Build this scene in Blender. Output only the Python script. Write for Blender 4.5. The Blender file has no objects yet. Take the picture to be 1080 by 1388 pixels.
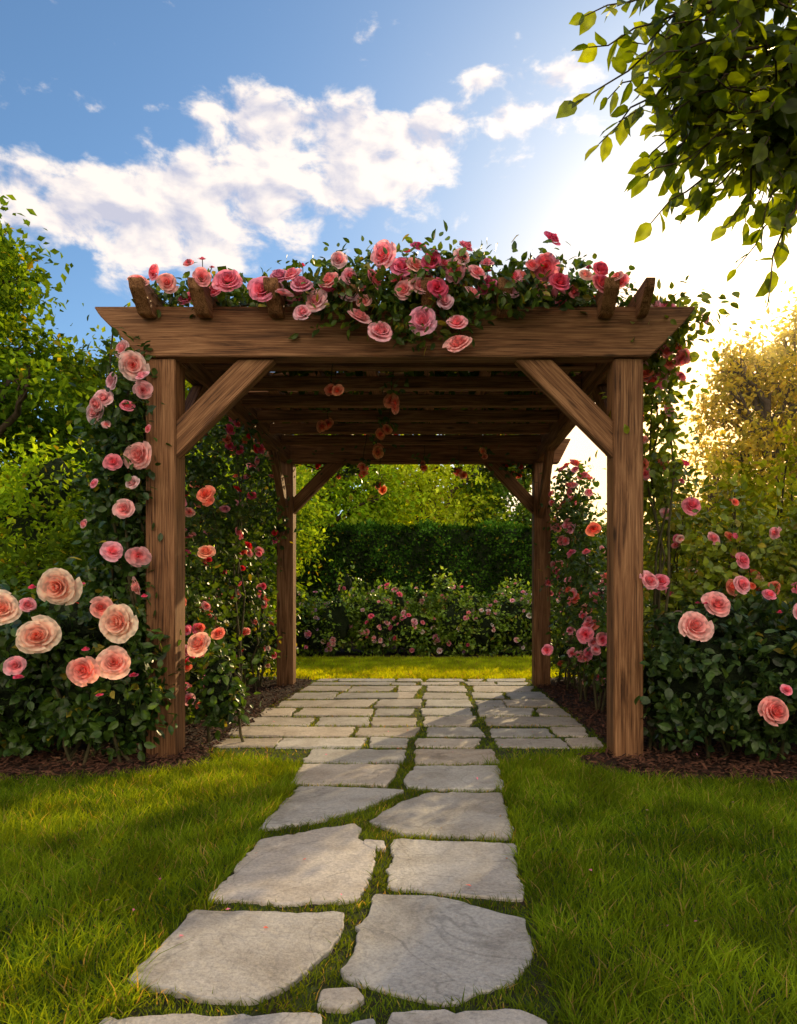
import bpy, math, random, bmesh
import numpy as np
from mathutils import Vector, Matrix
rng=np.random.default_rng(7); random.seed(7)
scene=bpy.context.scene
COL=scene.collection
SUN_EL=math.radians(21.5); SUN_AZ=math.radians(25)
S=Vector((math.sin(SUN_AZ)*math.cos(SUN_EL),math.cos(SUN_AZ)*math.cos(SUN_EL),math.sin(SUN_EL)))

# ------------------------------------------------------------ helpers
def link(o,parent=None):
    COL.objects.link(o)
    if parent: o.parent=parent
    return o
def empty(name):
    o=bpy.data.objects.new(name,None); return link(o)
def A(x): return np.asarray(x,dtype=np.float64)
def norm(v): return v/np.maximum(np.linalg.norm(v,axis=-1,keepdims=True),1e-9)
def tri_mesh(name,V,F,mat,col=None,parent=None,smooth=False):
    me=bpy.data.meshes.new(name)
    V=A(V).reshape(-1,3); F=np.asarray(F,dtype=np.int32).reshape(-1,3)
    me.vertices.add(len(V)); me.vertices.foreach_set('co',V.astype(np.float32).ravel())
    me.loops.add(F.size); me.loops.foreach_set('vertex_index',F.ravel())
    me.polygons.add(len(F))
    me.polygons.foreach_set('loop_start',np.arange(0,F.size,3,dtype=np.int32))
    me.polygons.foreach_set('use_smooth',np.full(len(F),smooth))
    me.update(calc_edges=True)
    if col is not None:
        a=me.attributes.new('Col','FLOAT_COLOR','POINT')
        c=np.ones((len(V),4),dtype=np.float32); c[:,:3]=col
        a.data.foreach_set('color',c.ravel())
    me.materials.append(mat)
    return link(bpy.data.objects.new(name,me),parent)
def frames_y(d,n):
    d=norm(d); x=norm(np.cross(d,n)); z=np.cross(x,d)
    return np.stack([x,d,z],axis=2)
def frames_z(z,r):
    z=norm(z); x=norm(np.cross(r,z)); y=np.cross(z,x)
    return np.stack([x,y,z],axis=2)
def inst(T,F,pos,R,s):
    n=len(pos); s=A(s)
    TT=T[None]*(s[:,None,None] if s.ndim==1 else s[:,None,:])
    V=np.einsum('nij,ntj->nti',R,TT)+pos[:,None]
    FF=F[None]+(np.arange(n)*len(T))[:,None,None]
    return V.reshape(-1,3),FF.reshape(-1,3)
def runit(n):
    return norm(rng.normal(size=(n,3)))
LEAF_LO=A([[0,0,0],[-.3,.45,.08],[0,1,-.05],[.3,.45,.08]]); LEAF_LO_F=np.array([[0,2,1],[0,3,2]])
LEAF_HI=A([[0,0,0],[0,.33,-.03],[0,.66,-.03],[0,1,-.12],
  [-.2,.14,.02],[-.31,.38,.04],[-.24,.68,.02],[.2,.14,.02],[.31,.38,.04],[.24,.68,.02]])
LEAF_HI_F=np.array([[0,1,4],[1,5,4],[1,2,5],[2,6,5],[2,3,6],[0,7,1],[1,7,8],[1,8,2],[2,8,9],[2,9,3]])
def leafcols(n,c1,c2,T,bright=None,yellow=0.03,cy=(.30,.26,.03)):
    t=rng.random(n)[:,None]
    c=A(c1)*(1-t)+A(c2)*t
    y=rng.random(n)<yellow
    c[y]=A(cy)
    if bright is not None: c=c*bright[:,None]
    return np.repeat(c,T,axis=0)
def blob_points(blobs,n,per=26,clump=.12,shell=.55):
    B=A([b for b in blobs]); w=(B[:,3]*B[:,4]*B[:,5])**(2/3); w/=w.sum()
    nc=max(1,n//per)
    bi=rng.choice(len(B),nc,p=w)
    d=runit(nc); r=shell+(1.05-shell)*rng.random(nc)**.6
    cp=B[bi,:3]+d*r[:,None]*B[bi,3:6]
    br=rng.uniform(.6,1.4,nc)
    ci=rng.integers(0,nc,n)
    cs=clump*rng.uniform(.5,1.5,nc)
    p=cp[ci]+rng.normal(size=(n,3))*cs[ci][:,None]*A([1,1,.7])
    out=norm(d[ci]*1.0)
    return p,out,br[ci]
def leaves(name,blobs,n,size,c1,c2,mat,parent=None,hi=False,clump=.12,per=26,shell=.55,zmin=.03,yellow=.03,flat=.5):
    p,out,br=blob_points(blobs,n,per,clump,shell)
    k=p[:,2]>zmin; p=p[k];out=out[k];br=br[k]; n=len(p)
    d=norm(out*.5+runit(n)*.9+A([0,0,-.15])); nn=norm(out*flat+runit(n)*.7+A([0,0,.6]))
    T,F=(LEAF_HI,LEAF_HI_F) if hi else (LEAF_LO,LEAF_LO_F)
    V,FF=inst(T,F,p,frames_y(d,nn),size*rng.uniform(.6,1.25,n))
    return tri_mesh(name,V,FF,mat,leafcols(n,c1,c2,len(T),br,yellow),parent)
def tube_arrays(pts,radii,sides=8,wob=0.):
    pts=A(pts); n=len(pts); tang=np.gradient(pts,axis=0); tang=norm(tang)
    ref=np.tile(A([.13,.97,.2]),(n,1)); x=norm(np.cross(tang,ref)); y=np.cross(tang,x)
    a=np.linspace(0,2*np.pi,sides,endpoint=False)
    ring=x[:,None]*np.cos(a)[None,:,None]+y[:,None]*np.sin(a)[None,:,None]
    rr=A(radii)[:,None,None]*(1+wob*rng.normal(size=(n,sides,1)))
    V=(pts[:,None]+ring*rr).reshape(-1,3); F=[]
    for i in range(n-1):
        for j in range(sides):
            a0=i*sides+j; b0=i*sides+(j+1)%sides; F+= [[a0,b0,b0+sides],[a0,b0+sides,a0+sides]]
    return V,np.array(F)
def join_arrays(L):
    Vs=[];Fs=[];o=0
    for V,F in L:
        Vs.append(V);Fs.append(F+o);o+=len(V)
    return np.concatenate(Vs),np.concatenate(Fs)
def curve_pts(p0,p1,n=8,sag=0.,wob=.05):
    p0=A(p0);p1=A(p1);t=np.linspace(0,1,n)[:,None]
    p=p0*(1-t)+p1*t; p[:,2]+=(sag*np.sin(np.pi*t))[:,0]
    w=rng.normal(size=(n,3))*wob; w[0]=0; w[-1]=0
    return p+w
def inside(poly,x,y):
    poly=A(poly); r=np.zeros(len(x),bool); j=len(poly)-1
    for i in range(len(poly)):
        xi,yi=poly[i];xj,yj=poly[j]
        c=((yi>y)!=(yj>y))&(x<(xj-xi)*(y-yi)/((yj-yi) if yj!=yi else 1e-9)+xi)
        r^=c; j=i
    return r

# ------------------------------------------------------------ materials
def newmat(name):
    m=bpy.data.materials.new(name); m.use_nodes=True
    nt=m.node_tree; nt.nodes.clear()
    return m,nt,nt.nodes,nt.links
def leafmat(name,trans=.4,rough=.45,tint=(1.5,1.5,.5),scale=30.,glossy=True,detail=2):
    m,nt,N,L=newmat(name)
    at=N.new('ShaderNodeAttribute'); at.attribute_name='Col'
    tc=N.new('ShaderNodeTexCoord'); no=N.new('ShaderNodeTexNoise'); no.inputs['Scale'].default_value=scale; no.inputs['Detail'].default_value=detail
    L.new(tc.outputs['Object'],no.inputs['Vector'])
    mr=N.new('ShaderNodeMapRange'); mr.inputs[1].default_value=.3; mr.inputs[2].default_value=.7; mr.inputs[3].default_value=.7; mr.inputs[4].default_value=1.25
    L.new(no.outputs[0],mr.inputs[0])
    vm=N.new('ShaderNodeVectorMath'); vm.operation='SCALE'; L.new(at.outputs['Color'],vm.inputs[0]); L.new(mr.outputs[0],vm.inputs['Scale'])
    if glossy:
        p=N.new('ShaderNodeBsdfPrincipled'); p.inputs['Roughness'].default_value=rough
        L.new(vm.outputs[0],p.inputs['Base Color'])
    else:
        p=N.new('ShaderNodeBsdfDiffuse'); L.new(vm.outputs[0],p.inputs['Color'])
    t=N.new('ShaderNodeBsdfTranslucent'); v2=N.new('ShaderNodeVectorMath'); v2.operation='MULTIPLY'; v2.inputs[1].default_value=tint
    L.new(vm.outputs[0],v2.inputs[0]); L.new(v2.outputs[0],t.inputs['Color'])
    mx=N.new('ShaderNodeMixShader'); mx.inputs[0].default_value=trans
    L.new(p.outputs[0],mx.inputs[1]); L.new(t.outputs[0],mx.inputs[2])
    o=N.new('ShaderNodeOutputMaterial'); L.new(mx.outputs[0],o.inputs[0])
    return m
def noisemat(name,stops,scale=5,detail=8,rough=.85,bump=.3,bscale=None,mapping=(1,1,1),colattr=False,dist=0.,spec=.3,bdist=.02,speck=None,vein=False):
    m,nt,N,L=newmat(name)
    tc=N.new('ShaderNodeTexCoord'); mp=N.new('ShaderNodeMapping'); mp.inputs['Scale'].default_value=mapping
    L.new(tc.outputs['Object'],mp.inputs[0])
    no=N.new('ShaderNodeTexNoise'); no.inputs['Scale'].default_value=scale; no.inputs['Detail'].default_value=detail; no.inputs['Roughness'].default_value=.62; no.inputs['Distortion'].default_value=dist
    L.new(mp.outputs[0],no.inputs['Vector'])
    cr=N.new('ShaderNodeValToRGB'); e=cr.color_ramp.elements
    e[0].position=stops[0][0]; e[0].color=(*stops[0][1],1); e[1].position=stops[-1][0]; e[1].color=(*stops[-1][1],1)
    for s in stops[1:-1]:
        q=e.new(s[0]); q.color=(*s[1],1)
    L.new(no.outputs[0],cr.inputs[0]); c=cr.outputs[0]
    if colattr:
        at=N.new('ShaderNodeAttribute'); at.attribute_name='Col'
        vm=N.new('ShaderNodeVectorMath'); vm.operation='MULTIPLY'; L.new(c,vm.inputs[0]); L.new(at.outputs['Color'],vm.inputs[1]); c=vm.outputs[0]
    n2=N.new('ShaderNodeTexNoise'); n2.inputs['Scale'].default_value=bscale or scale*4; n2.inputs['Detail'].default_value=min(detail,6); n2.inputs['Roughness'].default_value=.65
    L.new(mp.outputs[0],n2.inputs['Vector'])
    height=n2.outputs[0]
    if speck:
        n3=N.new('ShaderNodeTexNoise'); n3.inputs['Scale'].default_value=speck; n3.inputs['Detail'].default_value=4; n3.inputs['Roughness'].default_value=.8
        L.new(mp.outputs[0],n3.inputs['Vector'])
        mr=N.new('ShaderNodeMapRange'); mr.inputs[1].default_value=.32; mr.inputs[2].default_value=.62; mr.inputs[3].default_value=.68; mr.inputs[4].default_value=1.12
        L.new(n3.outputs[0],mr.inputs[0])
        v3=N.new('ShaderNodeVectorMath'); v3.operation='SCALE'; L.new(c,v3.inputs[0]); L.new(mr.outputs[0],v3.inputs['Scale']); c=v3.outputs[0]
    if vein:
        n4=N.new('ShaderNodeTexNoise'); n4.inputs['Scale'].default_value=1.5; n4.inputs['Detail'].default_value=5; n4.inputs['Distortion'].default_value=.8
        L.new(mp.outputs[0],n4.inputs['Vector'])
        s=N.new('ShaderNodeMath'); s.operation='SUBTRACT'; s.inputs[1].default_value=.5; L.new(n4.outputs[0],s.inputs[0])
        ab=N.new('ShaderNodeMath'); ab.operation='ABSOLUTE'; L.new(s.outputs[0],ab.inputs[0])
        vr=N.new('ShaderNodeMapRange'); vr.inputs[1].default_value=0; vr.inputs[2].default_value=.008; vr.inputs[3].default_value=.72; vr.inputs[4].default_value=1; L.new(ab.outputs[0],vr.inputs[0])
        v5=N.new('ShaderNodeVectorMath'); v5.operation='SCALE'; L.new(c,v5.inputs[0]); L.new(vr.outputs[0],v5.inputs['Scale']); c=v5.outputs[0]
        fl=N.new('ShaderNodeMath'); fl.operation='SNAP'; fl.inputs[1].default_value=.06; L.new(n4.outputs[0],fl.inputs[0])
        ma=N.new('ShaderNodeMath'); ma.operation='MULTIPLY_ADD'; ma.inputs[1].default_value=2.0; L.new(fl.outputs[0],ma.inputs[0]); L.new(n2.outputs[0],ma.inputs[2]); height=ma.outputs[0]
    p=N.new('ShaderNodeBsdfPrincipled'); p.inputs['Roughness'].default_value=rough; p.inputs['Specular IOR Level'].default_value=spec
    L.new(c,p.inputs['Base Color'])
    b=N.new('ShaderNodeBump'); b.inputs['Strength'].default_value=bump; b.inputs['Distance'].default_value=bdist
    L.new(height,b.inputs['Height']); L.new(b.outputs[0],p.inputs['Normal'])
    o=N.new('ShaderNodeOutputMaterial'); L.new(p.outputs[0],o.inputs[0])
    return m
M_leaf=leafmat('rose_leaf',.35,.38,(1.9,1.6,.35),30,True,0)
M_tree=leafmat('tree_leaf',.5,.5,(2.1,1.7,.35),6.,False,0)
M_over=leafmat('branch_leaf',.6,.4,(5.8,4.2,.3),30,True,0)
M_hedge=leafmat('hedge_leaf',.3,.5,(1.5,1.5,.5),6.,False,0)
M_grass=leafmat('grass_blade',.45,.5,(2.8,1.95,.22),4.,False,0)
M_petal=leafmat('rose_petal',.42,.6,(1.12,.92,.85),40.,False,0)
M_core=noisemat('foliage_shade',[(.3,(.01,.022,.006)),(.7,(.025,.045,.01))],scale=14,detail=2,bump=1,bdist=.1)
M_bark=noisemat('bark',[(.3,(.04,.025,.015)),(.7,(.13,.09,.06))],scale=6,bump=.8,mapping=(3,3,.7))
M_stem=noisemat('rose_stem',[(.3,(.03,.035,.012)),(.7,(.09,.07,.035))],scale=20,detail=2)
M_lawn=noisemat('lawn_ground',[(.3,(.018,.04,.006)),(.55,(.04,.085,.012)),(.75,(.07,.12,.015))],scale=3,detail=5,bump=1.,bscale=60,bdist=.03)
M_mulch=noisemat('mulch',[(.3,(.015,.007,.005)),(.7,(.06,.028,.018))],scale=25,bump=1,bscale=50,bdist=.04)
M_chip=noisemat('mulch_chip',[(.3,(.5,.5,.5)),(.7,(1,1,1))],scale=40,detail=2,colattr=True)
M_moss=noisemat('moss_joint',[(.35,(.04,.027,.016)),(.5,(.035,.045,.012)),(.65,(.055,.09,.012))],scale=9,bump=1,bscale=70,bdist=.02)
M_stone=noisemat('flagstone',[(.25,(.28,.25,.225)),(.42,(.41,.375,.345)),(.58,(.51,.48,.455)),(.8,(.57,.54,.51))],scale=3.6,detail=12,rough=.62,bump=.8,bscale=18,colattr=True,bdist=.014,speck=80,dist=.6,vein=True)
def woodmat(name,bump=.7,knots=True,gain=1.):
    m,nt,N,L=newmat(name)
    tc=N.new('ShaderNodeTexCoord'); oi=N.new('ShaderNodeObjectInfo')
    ml=N.new('ShaderNodeMath'); ml.operation='MULTIPLY'; ml.inputs[1].default_value=23.; L.new(oi.outputs['Random'],ml.inputs[0])
    def mapn(sc):
        mp=N.new('ShaderNodeMapping'); mp.inputs['Scale'].default_value=sc
        L.new(tc.outputs['Object'],mp.inputs[0]); L.new(ml.outputs[0],mp.inputs['Location']); return mp
    m1=mapn((.8,9,9)); n1=N.new('ShaderNodeTexNoise'); n1.inputs['Scale'].default_value=2.2; n1.inputs['Detail'].default_value=8; n1.inputs['Roughness'].default_value=.65; n1.inputs['Distortion'].default_value=.9
    L.new(m1.outputs[0],n1.inputs['Vector'])
    m2=mapn((1.6,90,90)); n2=N.new('ShaderNodeTexNoise'); n2.inputs['Scale'].default_value=2.; n2.inputs['Detail'].default_value=5; n2.inputs['Distortion'].default_value=.3
    L.new(m2.outputs[0],n2.inputs['Vector'])
    cr=N.new('ShaderNodeValToRGB'); e=cr.color_ramp.elements
    e[0].position=.35; e[0].color=(.045*gain,.019*gain,.009*gain,1); e[1].position=.70; e[1].color=(.38*gain,.20*gain,.098*gain,1)
    q=e.new(.5); q.color=(.19*gain,.086*gain,.038*gain,1)
    ad=N.new('ShaderNodeMath'); ad.operation='MULTIPLY_ADD'; ad.inputs[1].default_value=.65; L.new(n2.outputs[0],ad.inputs[0])
    sb=N.new('ShaderNodeMath'); sb.operation='MULTIPLY_ADD'; sb.inputs[1].default_value=.7; sb.inputs[2].default_value=-.16; L.new(n1.outputs[0],sb.inputs[0]); L.new(sb.outputs[0],ad.inputs[2])
    L.new(ad.outputs[0],cr.inputs[0]); c=cr.outputs[0]
    if knots:
        m3=mapn((1.6,6,6)); vo=N.new('ShaderNodeTexVoronoi'); vo.inputs['Scale'].default_value=1.3; L.new(m3.outputs[0],vo.inputs['Vector'])
        kr=N.new('ShaderNodeMapRange'); kr.inputs[1].default_value=.06; kr.inputs[2].default_value=.14; kr.inputs[3].default_value=.3; kr.inputs[4].default_value=1.; L.new(vo.outputs['Distance'],kr.inputs[0])
        vm=N.new('ShaderNodeVectorMath'); vm.operation='SCALE'; L.new(c,vm.inputs[0]); L.new(kr.outputs[0],vm.inputs['Scale']); c=vm.outputs[0]
    p=N.new('ShaderNodeBsdfPrincipled'); p.inputs['Roughness'].default_value=.65; p.inputs['Specular IOR Level'].default_value=.25
    L.new(c,p.inputs['Base Color'])
    b=N.new('ShaderNodeBump'); b.inputs['Strength'].default_value=bump; b.inputs['Distance'].default_value=.01
    L.new(ad.outputs[0],b.inputs['Height']); L.new(b.outputs[0],p.inputs['Normal'])
    o=N.new('ShaderNodeOutputMaterial'); L.new(p.outputs[0],o.inputs[0]); return m
M_wood=woodmat('timber'); M_wood2=woodmat('rafter_timber',.12,False,1.15)

# ------------------------------------------------------------ roses
def rose_template(hi=True,seed=0):
    r=np.random.default_rng(seed)
    layers=[(.12,.70,2,1.5,0.),(.22,.70,3,1.25,.1),(.36,.66,4,1.05,.25),(.54,.58,4,1.0,.45),(.74,.46,5,.88,.7),(.95,.28,5,.84,1.)] if hi else \
           [(.2,.66,3,1.2,0.),(.5,.55,4,.95,.45),(.92,.32,5,.82,1.)]
    n=6 if hi else 3
    Vs=[];Fs=[];Ls=[];o=0
    for R,H,k,ha,sh in layers:
        for j in range(k):
            th0=2*np.pi*j/k+r.uniform(-.3,.3)+R*7; RR=R*r.uniform(.82,1.14); HH=H*r.uniform(.85,1.1); skew=r.uniform(-.2,.2)
            a=np.linspace(-1,1,n)[:,None]*np.ones((1,n)); b=np.ones((n,1))*np.linspace(0,1,n)[None]
            be=b*(1-.12*np.abs(a)**3-.06*(1-a**2)*r.random())
            lip=np.clip((be-.66)/.34,0,1)
            rad=RR*(np.sin(be*np.pi/2)**.7)*(.92+.08*a)+RR*.2*lip**2*(.3+sh)
            h=HH*be**1.2-lip**2*HH*(.08+.42*sh)+(-.1*sh)*(1-be)+.06*a*skew*be*4
            th=th0+a*ha*(.55+.45*np.sin(be*np.pi*.6))
            rad=rad+RR*.02*np.sin(a*4+th0*3)*be
            V=np.stack([rad*np.cos(th),rad*np.sin(th),h-.15],-1).reshape(-1,3)
            F=[]
            for u in range(n-1):
                for v in range(n-1):
                    q=u*n+v; F+=[[q,q+n,q+n+1],[q,q+n+1,q+1]]
            Vs.append(V);Fs.append(np.array(F)+o);o+=len(V)
            Ls.append((.25*sh+.45*b*sh+.4*b).reshape(-1))
    return np.concatenate(Vs),np.concatenate(Fs),np.clip(np.concatenate(Ls),0,1)
ROSE_HI=[rose_template(True,s) for s in range(6)]; ROSE_LO=[rose_template(False,s) for s in range(3)]
def roses(name,data,parent,hi=True):
    L=[];C=[];TS=ROSE_HI if hi else ROSE_LO
    for t,(T,F,lay) in enumerate(TS):
        D=[d for i,d in enumerate(data) if i%len(TS)==t]
        if not D: continue
        pos=A([d[:3] for d in D]); s=A([d[3] for d in D]); dr=A([d[4] for d in D]); c=A([d[5] for d in D])
        ss=s[:,None]*np.stack([rng.uniform(.9,1.08,len(D)),rng.uniform(.9,1.08,len(D)),rng.uniform(.85,1.35,len(D))],1)
        V,FF=inst(T,F,pos,frames_z(dr,runit(len(D))),ss)
        deep=c*A([.95,.60,.62]); light=np.clip(c*A([1.04,1.22,1.2])+.015,0,.95)
        cc=deep[:,None]*(1-lay)[None,:,None]+light[:,None]*lay[None,:,None]
        L.append((V,FF)); C.append(cc.reshape(-1,3))
    V,F=join_arrays(L)
    return tri_mesh(name,V,F,M_petal,np.concatenate(C),parent,smooth=True)
PEACH=(.95,.64,.52); PINK=(.92,.29,.42); HOT=(.88,.15,.30); CORAL=(.93,.27,.19); RED=(.75,.04,.07); PALE=(.93,.55,.62); SOFT=(.93,.42,.50); WHITE=(.88,.80,.82); LILAC=(.66,.42,.70)
def rdir(up=.5,sp=.5,base=(0,-1,0)):
    v=A(base)+rng.normal(size=3)*sp; v[2]+=up; return tuple(norm(v))
def jit(c,s=.08):
    return tuple(np.clip(A(c)*(1+rng.normal(size=3)*s),0,.95))
def pick(cols): return jit(cols[rng.integers(len(cols))])
def scatter_roses(blobs,n,r0,r1,cols,bias=(0,-1,.4)):
    out=[]
    p,o,_=blob_points(blobs,n*3,per=1,clump=.02,shell=.97)
    o=norm(o); sc=o@norm(A(bias)); idx=np.argsort(-sc+rng.random(len(sc))*1.2)[:n]
    for i in idx:
        if p[i,2]<.08: continue
        out.append((*p[i],rng.uniform(r0,r1),tuple(norm(o[i]+A([0,-.5,.4])+rng.normal(size=3)*.3)),pick(cols)))
    return out
def core(name,blobs,parent,f=.62):  # solid dark filler against see-through; shade inside the foliage put into its colour
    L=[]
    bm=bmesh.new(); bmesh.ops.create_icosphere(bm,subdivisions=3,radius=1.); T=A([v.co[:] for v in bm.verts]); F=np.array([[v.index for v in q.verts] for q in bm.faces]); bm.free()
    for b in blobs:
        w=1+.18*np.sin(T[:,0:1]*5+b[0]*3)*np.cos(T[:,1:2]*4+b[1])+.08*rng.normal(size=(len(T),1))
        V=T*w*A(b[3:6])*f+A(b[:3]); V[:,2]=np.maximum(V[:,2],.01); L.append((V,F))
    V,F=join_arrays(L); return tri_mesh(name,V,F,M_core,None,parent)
def stems(name,base,blobs,n,parent,r=.012):
    L=[]
    for i in range(n):
        b=blobs[i%len(blobs)]
        q=A(b[:3])+runit(1)[0]*A(b[3:6])*.8
        p0=A([b[0]+rng.normal()*.1,b[1],0])
        L.append(tube_arrays(curve_pts(p0,q,7,.1,.03),np.linspace(r,r*.35,7),5))
    V,F=join_arrays(L); return tri_mesh(name,V,F,M_stem,None,parent,True)
def rose_bush(name,blobs,n,size,flowers,c1=(.03,.075,.014),c2=(.075,.15,.022),hi=True,hif=True,nst=14,clump=.09,cf=.62,yellow=.03):
    e=empty(name)
    leaves('foliage',blobs,n,size,c1,c2,M_leaf,e,hi,clump=clump,per=22,yellow=yellow)
    if cf: core('dark_core',blobs,e,cf)
    stems('stems',None,blobs,nst,e)
    if flowers: roses('blooms',flowers,e,hif)
    return e

# ------------------------------------------------------------ world
def build_world():
    w=bpy.data.worlds.new('World'); scene.world=w; w.use_nodes=True
    nt=w.node_tree; N=nt.nodes; L=nt.links; N.clear()
    def m(op,a,b=None,c=None,clamp=False):
        n=N.new('ShaderNodeMath'); n.operation=op; n.use_clamp=clamp
        for i,v in enumerate((a,b,c)):
            if v is None: continue
            if isinstance(v,(int,float)): n.inputs[i].default_value=v
            else: L.new(v,n.inputs[i])
        return n.outputs[0]
    sky=N.new('ShaderNodeTexSky'); sky.sky_type='NISHITA'; sky.sun_disc=False
    sky.sun_elevation=SUN_EL; sky.sun_rotation=SUN_AZ; sky.air_density=1.0; sky.dust_density=.6; sky.ozone_density=1.6; sky.altitude=100
    tc=N.new('ShaderNodeTexCoord'); sp=N.new('ShaderNodeSeparateXYZ'); L.new(tc.outputs['Generated'],sp.inputs[0])
    x,y,z=sp.outputs
    az=m('ARCTAN2',x,y); hyp=m('SQRT',m('ADD',m('MULTIPLY',x,x),m('MULTIPLY',y,y))); t=m('DIVIDE',z,m('MAXIMUM',hyp,.02))
    cl=[(-.464,.50,.18,.065),(-.29,.54,.13,.06),(-.225,.66,.09,.045),(-.13,.60,.15,.07),(-.02,.65,.10,.055),
        (.068,.738,.04,.02),(.13,.68,.07,.028),(.20,.73,.05,.02),(-.36,.46,.12,.025),(1.3,.55,.35,.12)]
    tot=None
    for a,b,ra,rb in cl:
        u=m('MULTIPLY_ADD',az,1/ra,-a/ra); v=m('MULTIPLY_ADD',t,1/rb,-b/rb)
        g=m('EXPONENT',m('MULTIPLY',m('MULTIPLY_ADD',u,u,m('MULTIPLY',v,v)),-1.))
        tot=g if tot is None else m('ADD',tot,g)
    fill_bank=m('MULTIPLY_ADD',y,-3.,-.36,clamp=True)  # unseen bright clouds behind the camera, added as fill for the front faces
    tot=m('MINIMUM',m('ADD',tot,fill_bank),1.15)
    def fbm(da,dt,sc=13.,det=7,ro=.58):
        cb=N.new('ShaderNodeCombineXYZ'); L.new(m('ADD',az,da),cb.inputs[0]); L.new(m('MULTIPLY',m('ADD',t,dt),1.35),cb.inputs[1])
        n=N.new('ShaderNodeTexNoise'); n.noise_dimensions='2D'; n.inputs['Scale'].default_value=sc; n.inputs['Detail'].default_value=det; n.inputs['Roughness'].default_value=ro; n.inputs['Distortion'].default_value=.15
        L.new(cb.outputs[0],n.inputs['Vector']); return n.outputs[0]
    n1=fbm(1.75,.3); n2=fbm(1.762,.322,13.,2)
    val=m('ADD',tot,m('MULTIPLY_ADD',n1,2.5,-1.25))
    mr=N.new('ShaderNodeMapRange'); mr.interpolation_type='SMOOTHSTEP'; mr.inputs[1].default_value=.34; mr.inputs[2].default_value=1.0; L.new(val,mr.inputs[0])
    dens=m('MULTIPLY',mr.outputs[0],.97)
    sh=m('MULTIPLY_ADD',m('SUBTRACT',n1,n2),3.4,.68,clamp=True)
    cm=N.new('ShaderNodeMix'); cm.data_type='RGBA'; L.new(sh,cm.inputs[0]); cm.inputs[6].default_value=(4.2,4.2,5.0,1); cm.inputs[7].default_value=(7.6,6.8,6.2,1)
    cb2=N.new('ShaderNodeMix'); cb2.data_type='RGBA'; L.new(fill_bank,cb2.inputs[0]); L.new(cm.outputs[2],cb2.inputs[6]); cb2.inputs[7].default_value=(16.,13.2,9.6,1)
    def dot(v):
        d=N.new('ShaderNodeVectorMath'); d.operation='DOT_PRODUCT'; L.new(tc.outputs['Generated'],d.inputs[0]); d.inputs[1].default_value=v; return m('MAXIMUM',d.outputs['Value'],0.)
    dd=dot(S); S2=Vector((math.sin(SUN_AZ-.03),math.cos(SUN_AZ-.03),.14)).normalized(); d2=dot(S2)
    tint=N.new('ShaderNodeMix'); tint.data_type='RGBA'; L.new(m('POWER',d2,14.),tint.inputs[0]); tint.inputs[6].default_value=(.76,.97,1.10,1); tint.inputs[7].default_value=(1.15,.60,.15,1)
    sk=N.new('ShaderNodeVectorMath'); sk.operation='MULTIPLY'; L.new(sky.outputs[0],sk.inputs[0]); L.new(tint.outputs[2],sk.inputs[1])
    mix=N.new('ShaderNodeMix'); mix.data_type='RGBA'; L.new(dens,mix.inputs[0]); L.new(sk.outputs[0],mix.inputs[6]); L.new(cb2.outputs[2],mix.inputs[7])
    cur=mix.outputs[2]
    for d,pw,k,c in ((dd,16.,3.4,(1.,.84,.60)),(dd,120.,7.,(1.,.80,.45))):
        s1=N.new('ShaderNodeVectorMath'); s1.operation='SCALE'; s1.inputs[0].default_value=c; L.new(m('MULTIPLY',m('POWER',d,pw),k),s1.inputs['Scale'])
        a1=N.new('ShaderNodeVectorMath'); a1.operation='ADD'; L.new(cur,a1.inputs[0]); L.new(s1.outputs[0],a1.inputs[1]); cur=a1.outputs[0]
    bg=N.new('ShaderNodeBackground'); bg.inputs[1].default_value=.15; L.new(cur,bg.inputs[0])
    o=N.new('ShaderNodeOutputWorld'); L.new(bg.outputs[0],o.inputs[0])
build_world()
sl=bpy.data.lights.new('sun','SUN'); sl.energy=5.; sl.angle=math.radians(.5); sl.color=(1,.72,.35)
so=link(bpy.data.objects.new('sun',sl)); so.rotation_euler=S.to_track_quat('Z','Y').to_euler(); so.location=S*50
# thin low evening haze among the trees at the right of the garden
def haze():
    bm=bmesh.new(); bmesh.ops.create_cube(bm,size=1.); bmesh.ops.scale(bm,vec=(60,30,7.6),verts=bm.verts); bmesh.ops.translate(bm,vec=(3.6+30,11.+15,3.7),verts=bm.verts)
    me=bpy.data.meshes.new('evening_haze'); bm.to_mesh(me); bm.free()
    m,nt,N,L=newmat('evening_haze'); v=N.new('ShaderNodeVolumeScatter'); v.inputs['Density'].default_value=.017; v.inputs['Anisotropy'].default_value=.7; v.inputs['Color'].default_value=(1,.80,.45,1)
    o=N.new('ShaderNodeOutputMaterial'); L.new(v.outputs[0],o.inputs['Volume']); me.materials.append(m)
    link(bpy.data.objects.new('evening_haze',me))
haze()

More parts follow.
